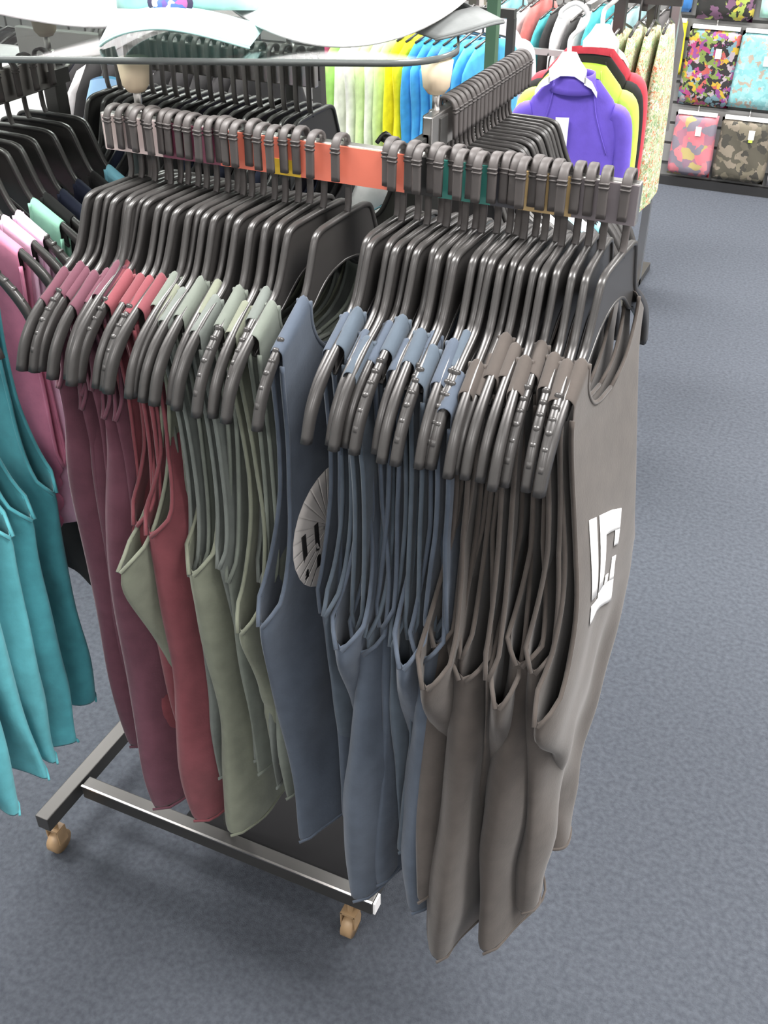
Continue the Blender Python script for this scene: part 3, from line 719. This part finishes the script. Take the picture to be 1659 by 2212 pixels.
def white_hanger(loc, rz, ztop, w, label, thick=.006):
    t = thing('white_hanger', label, 'clothes hanger', (loc[0], loc[1], 0), rz, 'white hangers')
    m = MB()
    V = []; F = []; prof = [(0, .052), (.018, .050), (.030, .030), (.048, .008), (w * .55, -.006), (w * .8, -.02), (w, -.045)]
    low = [(0, -.004), (.018, -.005), (.030, -.012), (.048, -.022), (w * .55, -.024), (w * .8, -.034), (w, -.055)]
    for s in (1, -1):
        V = []; F = []
        for (a, b), (c, d) in zip(prof, low):
            for y in (-thick, thick): V += [(s * a, y, ztop + b), (s * c, y, ztop + d)]
        for i in range(len(prof) - 1):
            k = i * 4; q = k + 4; F += [(k, k + 1, q + 1, q), (k + 2, q + 2, q + 3, k + 3), (k, q, q + 2, k + 2), (k + 1, k + 3, q + 3, q + 1)]
        k = (len(prof) - 1) * 4; F.append((k, k + 1, k + 3, k + 2))
        m.add(V, F)
    m.build('hanger_frame', M_WHITE, t, smooth=False)
    h = MB(); h.sweep(catmull([(0, 0, ztop + .04), (.0, 0, ztop + .085), (.030, 0, ztop + .115), (.034, 0, ztop + .145), (.004, 0, ztop + .165), (-.028, 0, ztop + .148), (-.030, 0, ztop + .130)], 5), .007, .006, (0, 1, 0), 10, .8)
    h.build('hook', M_WHITE, t)
    return t
C_PURPLE = cloth('purple_knit', (.135, .085, .50), .6, .06); C_LIME = cloth('lime_knit', (.55, .80, .10), .6); C_CRIM = cloth('crimson_knit', (.55, .05, .07), .7); C_LGREY = cloth('lilac_grey_knit', (.52, .49, .52))
fs_rz = R(16)
PX, PY = -.262, 1.80
flat_shirt('long_sleeve_shirt', 'purple long sleeve shirt with mock collar on a white hanger', 'shirt', (PX, PY), fs_rz, C_PURPLE, .128, .56, 1.125, sleeve=.50, collar=True, tagc=(-.005, .955), group='long sleeve shirts on the faceout')
white_hanger((PX - .012, PY - .030), fs_rz, 1.138, .080, 'white plastic hanger in the purple shirt', .009)
flat_shirt('long_sleeve_shirt', 'lime green long sleeve shirt right behind the purple one', 'shirt', (PX + .0, PY + .055), fs_rz, C_LIME, .130, .56, 1.148, sleeve=.50, collar=False, group='long sleeve shirts on the faceout')
flat_shirt('long_sleeve_shirt', 'black long sleeve shirt between the lime and red ones', 'shirt', (PX - .002, PY + .105), fs_rz, C_BLK, .130, .56, 1.160, sleeve=.50, collar=False, group='long sleeve shirts on the faceout')
flat_shirt('long_sleeve_shirt', 'red long sleeve shirt at the back of the faceout', 'shirt', (PX - .002, PY + .150), fs_rz, C_CRIM, .130, .56, 1.172, sleeve=.46, collar=False, group='long sleeve shirts on the faceout')
white_hanger((PX + .020, PY + .160), fs_rz, 1.175, .08, 'white plastic hanger in the red shirt', .009)
fo = thing('faceout_rack', 'grey post rack with an arm carrying the purple shirt', 'clothes rack', (PX + .02, PY + .35, 0))
boxobj('upright', (-.015, -.015, .0), (.015, .015, 1.33), M_STEEL, fo); boxobj('faceout_arm', (-.008, -.37, 1.288), (.008, 0, 1.302), M_CHROME, fo); boxobj('foot', (-.03, -.03, 0), (.03, .03, .02), M_STEEL, fo)
# small floral garments hanging edge-on to the right of the shirts
P_DITSY = print_cloth('ditsy_floral', [(.40, .44, .26), (.20, .30, .12), (.55, .54, .40), (.46, .15, .07), (.62, .64, .54), (.16, .26, .14), (.42, .44, .28)], 110, .85)
for i, (x, y, z0) in enumerate(((-.235, 2.02, .53), (-.200, 2.06, .54), (-.165, 2.10, .66), (-.130, 2.14, .67))):
    drape('floral_dress', 'green and orange ditsy floral dress hanging edge-on, %s right of the shirts' % ORD[i], 'dress', (x, y + .15, 0), R(-4 + 2 * i), P_DITSY, .14, .022, z0, 1.185, 'floral dresses by the shirts', ph=i * 1.3, amp=.008, sh=.03)
dk = thing('garment_rack', 'grey rack holding the ditsy floral dresses', 'clothes rack', (-.18, 2.23, 0))
boxobj('top_rail', (-.12, -.01, 1.24), (.09, .01, 1.262), M_STEEL, dk); boxobj('upright', (-.03, .13, 0), (-.0, .16, 1.24), M_STEEL, dk); boxobj('foot', (-.045, .115, 0), (.015, .175, .02), M_STEEL, dk); boxobj('rail_arm', (-.025, .0, 1.22), (-.005, .16, 1.24), M_STEEL, dk)
# green post, grey and white shirts
wr_ = thing('garment_rack', 'dark two armed rack holding the lilac grey and white shirts', 'clothes rack', (-.95, 2.9, 0))
boxobj('upright', (-.015, -.015, 0), (.015, .015, 1.2), M_STEEL, wr_); boxobj('foot', (-.1, -.1, 0), (.1, .1, .025), M_STEEL, wr_)
for q in ((.16, -.28), (-.17, -.05)):
    m = MB(); m.sweep([(0, 0, 1.195), (q[0], q[1], 1.195)], .005, .005, (0, 0, 1)); m.build('faceout_arm', M_STEEL, wr_)
gp = tag(boxobj('sign_post', (-.578, 1.985, 0), (-.548, 2.015, 1.60), plain('green_paint', (.06, .13, .08), .5)), 'dark green square post in front of the lilac grey shirt', 'post')
flat_shirt('grey_shirt', 'lilac grey shirt facing out behind the green post', 'shirt', (-.79, 2.62), R(14), C_LGREY, .13, .45, 1.10, sleeve=.30, hookz=1.20, group='shirts behind the glass shelf')
flat_shirt('white_shirt', 'white shirt facing out left of the lilac grey shirt', 'shirt', (-1.12, 2.85), R(14), C_WHITE, .15, .45, 1.10, sleeve=.3, hookz=1.20, group='shirts behind the glass shelf')
flat_shirt('white_shirt', 'white shirt seen past the left end of the front rail', 'shirt', (-1.52, 1.05), R(25), C_WHITE, .16, .35, 1.235, hookz=1.29, group='shirts at the far left')
flat_shirt('white_shirt', 'white shirt glimpsed through the gap under the coral rail reflection', 'shirt', (-.105, .26), R(30), C_WHITE, .060, .42, 1.340, hookz=1.374, group='shirts inside the clothes rack')
P_BLUEP = print_cloth('blue_watercolour', [(.22, .34, .52), (.30, .42, .60), (.34, .55, .52), (.62, .52, .55), (.16, .42, .60), (.30, .66, .72)], 9, .8, 3.0, (1, 1, .4))
flat_shirt('printed_shirt', 'blue watercolour print shirt at the left end of the front rail', 'shirt', (-.865, .66), R(25), P_BLUEP, .055, .42, 1.30, hookz=1.40, group='shirts at the far left')
# colourful row on the far rack, top right
far = [('coral', (.72, .17, .12)), ('teal', (.05, .33, .36)), ('dusty teal', (.16, .36, .40)), ('grey', (.34, .35, .35)), ('pale grey', (.42, .42, .42)), ('brick', (.45, .12, .11)), ('teal', (.06, .34, .37)), ('black', (.03, .03, .03)), ('white', (.74, .74, .74)),
       ('black', (.02, .02, .02)), ('grey', (.30, .31, .32)), ('teal', (.05, .36, .38)), ('teal', (.05, .33, .36)), ('blue grey', (.24, .29, .34)), ('pale teal', (.28, .44, .46)), ('grey', (.36, .38, .40)), ('charcoal', (.07, .065, .065)), ('charcoal', (.06, .055, .055))]
cn = {}
for i, (nm, c) in enumerate(far):
    k = cn.get(nm, 0); cn[nm] = k + 1; tot = sum(1 for q in far if q[0] == nm)
    drape('folded_shirt', '%s top on the far rack behind the white hangers%s' % (nm, ', ' + ORD[k] + ' ' + nm + ' from left' if tot > 1 else ''), 'top', (-.985 + i * .040, 3.22, 0), R(-14), cloth('far_' + nm.replace(' ', '_'), c), .15, .0195, .62, 1.03 + .02 * (i % 3), 'tops on the far rack', ph=rnd.uniform(0, 6), amp=.004, sh=.03)
    if i % 2 == 0:
        drape('low_shirt', '%s top on the lower rail of the far rack, %s from the left' % (('red', 'maroon', 'grey')[(i // 2) % 3], ORD[i // 2]), 'top', (-.985 + i * .040, 2.95, 0), R(-14), cloth('low_' + str((i // 2) % 3), ((.5, .06, .07), (.16, .05, .09), (.35, .35, .36))[(i // 2) % 3]), .12, .026, .5, .86, 'tops on the lower rail of the far rack', ph=i, amp=.006, sh=.03)
fr_ = thing('garment_rack', 'chrome rack of teal and grey tops in the far background', 'clothes rack', (-.65, 3.22, 0))
boxobj('top_rail', (-.40, -.01, 1.115), (.38, .01, 1.14), M_CHROME, fr_); boxobj('upright', (.355, -.015, 0), (.385, .015, 1.3), M_CHROME, fr_); boxobj('upright', (-.40, -.015, 0), (-.37, .015, 1.12), M_CHROME, fr_)
boxobj('lower_rail', (-.40, -.28, .93), (.38, -.26, .95), M_CHROME, fr_); boxobj('foot', (-.40, -.3, 0), (-.36, .2, .03), M_STEEL, fr_); boxobj('foot', (.345, -.3, 0), (.385, .2, .03), M_STEEL, fr_)

# ------------------------------------------------------------------ folded packs on the slat wall
def pack(label, corners, mat, tagp=None, top=None, puff=.018, y=4.60, group='folded prints on the back wall', tagm=None):
    (x0, x1, z0, z1, skew) = corners
    t = thing('folded_garment', label, 'folded garment', ((x0 + x1) / 2, y, (z0 + z1) / 2), 0, group)
    hw, hh = (x1 - x0) / 2, (z1 - z0) / 2; V = []; F = []; n = 10; m_ = 14
    for sd in (1, -1):
        for i in range(n + 1):
            for j in range(m_ + 1):
                a = -1 + 2 * i / n; b = -1 + 2 * j / m_
                e = max(0, (1 - a ** 6) * (1 - b ** 8)) ** .5
                V.append((hw * a * (1 - .02 * math.sin(3 * b)) + skew * b * hh, -sd * puff * e - (.003 * math.sin(7 * a + 5 * b) * e if sd > 0 else 0), hh * b))
    for s in range(2):
        o = s * (n + 1) * (m_ + 1)
        for i in range(n):
            for j in range(m_): k = o + i * (m_ + 1) + j; F.append((k, k + 1, k + m_ + 2, k + m_ + 1))
    mk('garment_body', V, F, mat, t, merge=1e-4)
    tx = skew * hh
    b = boxobj('clip_bar', (-hw * .9 + tx, -.012, hh - .006), (hw * .9 + tx, .010, hh + .010), M_WHITE, t); h = MB()
    h.sweep(catmull([(tx, 0, hh + .01), (tx, .0, hh + .03), (tx, .016, hh + .045), (tx, .03, hh + .048)], 3), .003, .003, (1, 0, 0), 6, 1); h.build('clip_hook', M_CHROME, b)
    if tagp:
        g = boxobj('price_tag', (tagp[0] - .014, -puff - .006, tagp[1] - .022), (tagp[0] + .014, -puff - .004, tagp[1] + .022), tagm or M_PAPER, t); g['label'] = 'small white price tag'
        if tagm is None and tagp[2:]:
            gg = boxobj('tag_stub', (tagp[0] - .010, -puff - .006, tagp[1] - .036), (tagp[0] + .010, -puff - .004, tagp[1] - .022), plain('lime_tag', (.45, .62, .08), .6), t); gg['label'] = 'lime green stub of the tag'
    return t
P_FLOR = print_cloth('dark_floral', [(.018, .015, .015), (.30, .04, .14), (.45, .30, .03), (.20, .05, .20), (.02, .018, .02), (.38, .08, .07), (.14, .24, .28), (.34, .28, .31), (.16, .22, .05)], 46)
P_FLOR2 = print_cloth('black_yellow_floral', [(.02, .02, .018), (.02, .02, .018), (.50, .42, .06), (.025, .022, .02), (.32, .40, .08), (.16, .08, .14)], 34, seed=2.0)
P_AQUA = print_cloth('aqua_dots', [(.20, .45, .46), (.23, .48, .49), (.32, .55, .56), (.18, .42, .44), (.36, .30, .24), (.26, .50, .51)], 48, seed=1.0)
P_PINK = print_cloth('pink_tropical', [(.55, .16, .19), (.48, .16, .19), (.24, .15, .20), (.40, .32, .13), (.56, .20, .22), (.34, .15, .20), (.20, .18, .22)], 24, seed=4.0)
P_CAMO = print_cloth('olive_camo', [(.075, .068, .050), (.16, .14, .10), (.10, .09, .065), (.045, .042, .034), (.20, .17, .13)], 30, seed=6.0)
C_MINT2 = cloth('mint_cotton_fold', (.42, .74, .62)); C_ROYAL = cloth('royal_blue_cotton', (.05, .20, .50)); C_YEL = cloth('yellow_cotton', (.82, .72, .02)); C_GREYF = cloth('light_grey_fold', (.36, .35, .37))
pack('dark floral print shorts pack on the back wall, pink and yellow blooms', (-.450, -.200, .415, .775, .02), P_FLOR, (.035, .07), tagm=None)
pack('aqua dotted pack on the back wall, right of the dark floral one', (-.205, .055, .425, .775, .05), P_AQUA, (.015, .05))
pack('pink tropical print pack in the bottom row of the back wall', (-.450, -.235, .066, .375, .005), P_PINK, (.02, .075))
pack('olive camouflage pack in the bottom row, with white and lime tag', (-.220, .035, .066, .375, .01), P_CAMO, (.03, .085, 1))
pack('black floral pack with yellow blooms in the top row', (-.430, -.165, .810, 1.15, .0), P_FLOR2, None)
pack('mint green pack at the top right of the back wall', (-.135, .12, .835, 1.17, .0), C_MINT2, None)
pack('royal blue pack beside the far rack upright', (-.560, -.455, .835, 1.15, .0), C_ROYAL, None)
pack('narrow yellow pack between the far rack and the dark floral one', (-.560, -.462, .55, .795, .0), C_YEL, None)
pack('light grey pack right of the olive camouflage one', (.055, .30, .066, .36, .0), C_GREYF, None)

# prototypes are only templates
for P in (PF, PH, PG1, PG2):
    bpy.data.objects.remove(P)
bpy.data.objects.remove(PW); bpy.data.objects.remove(PWH)
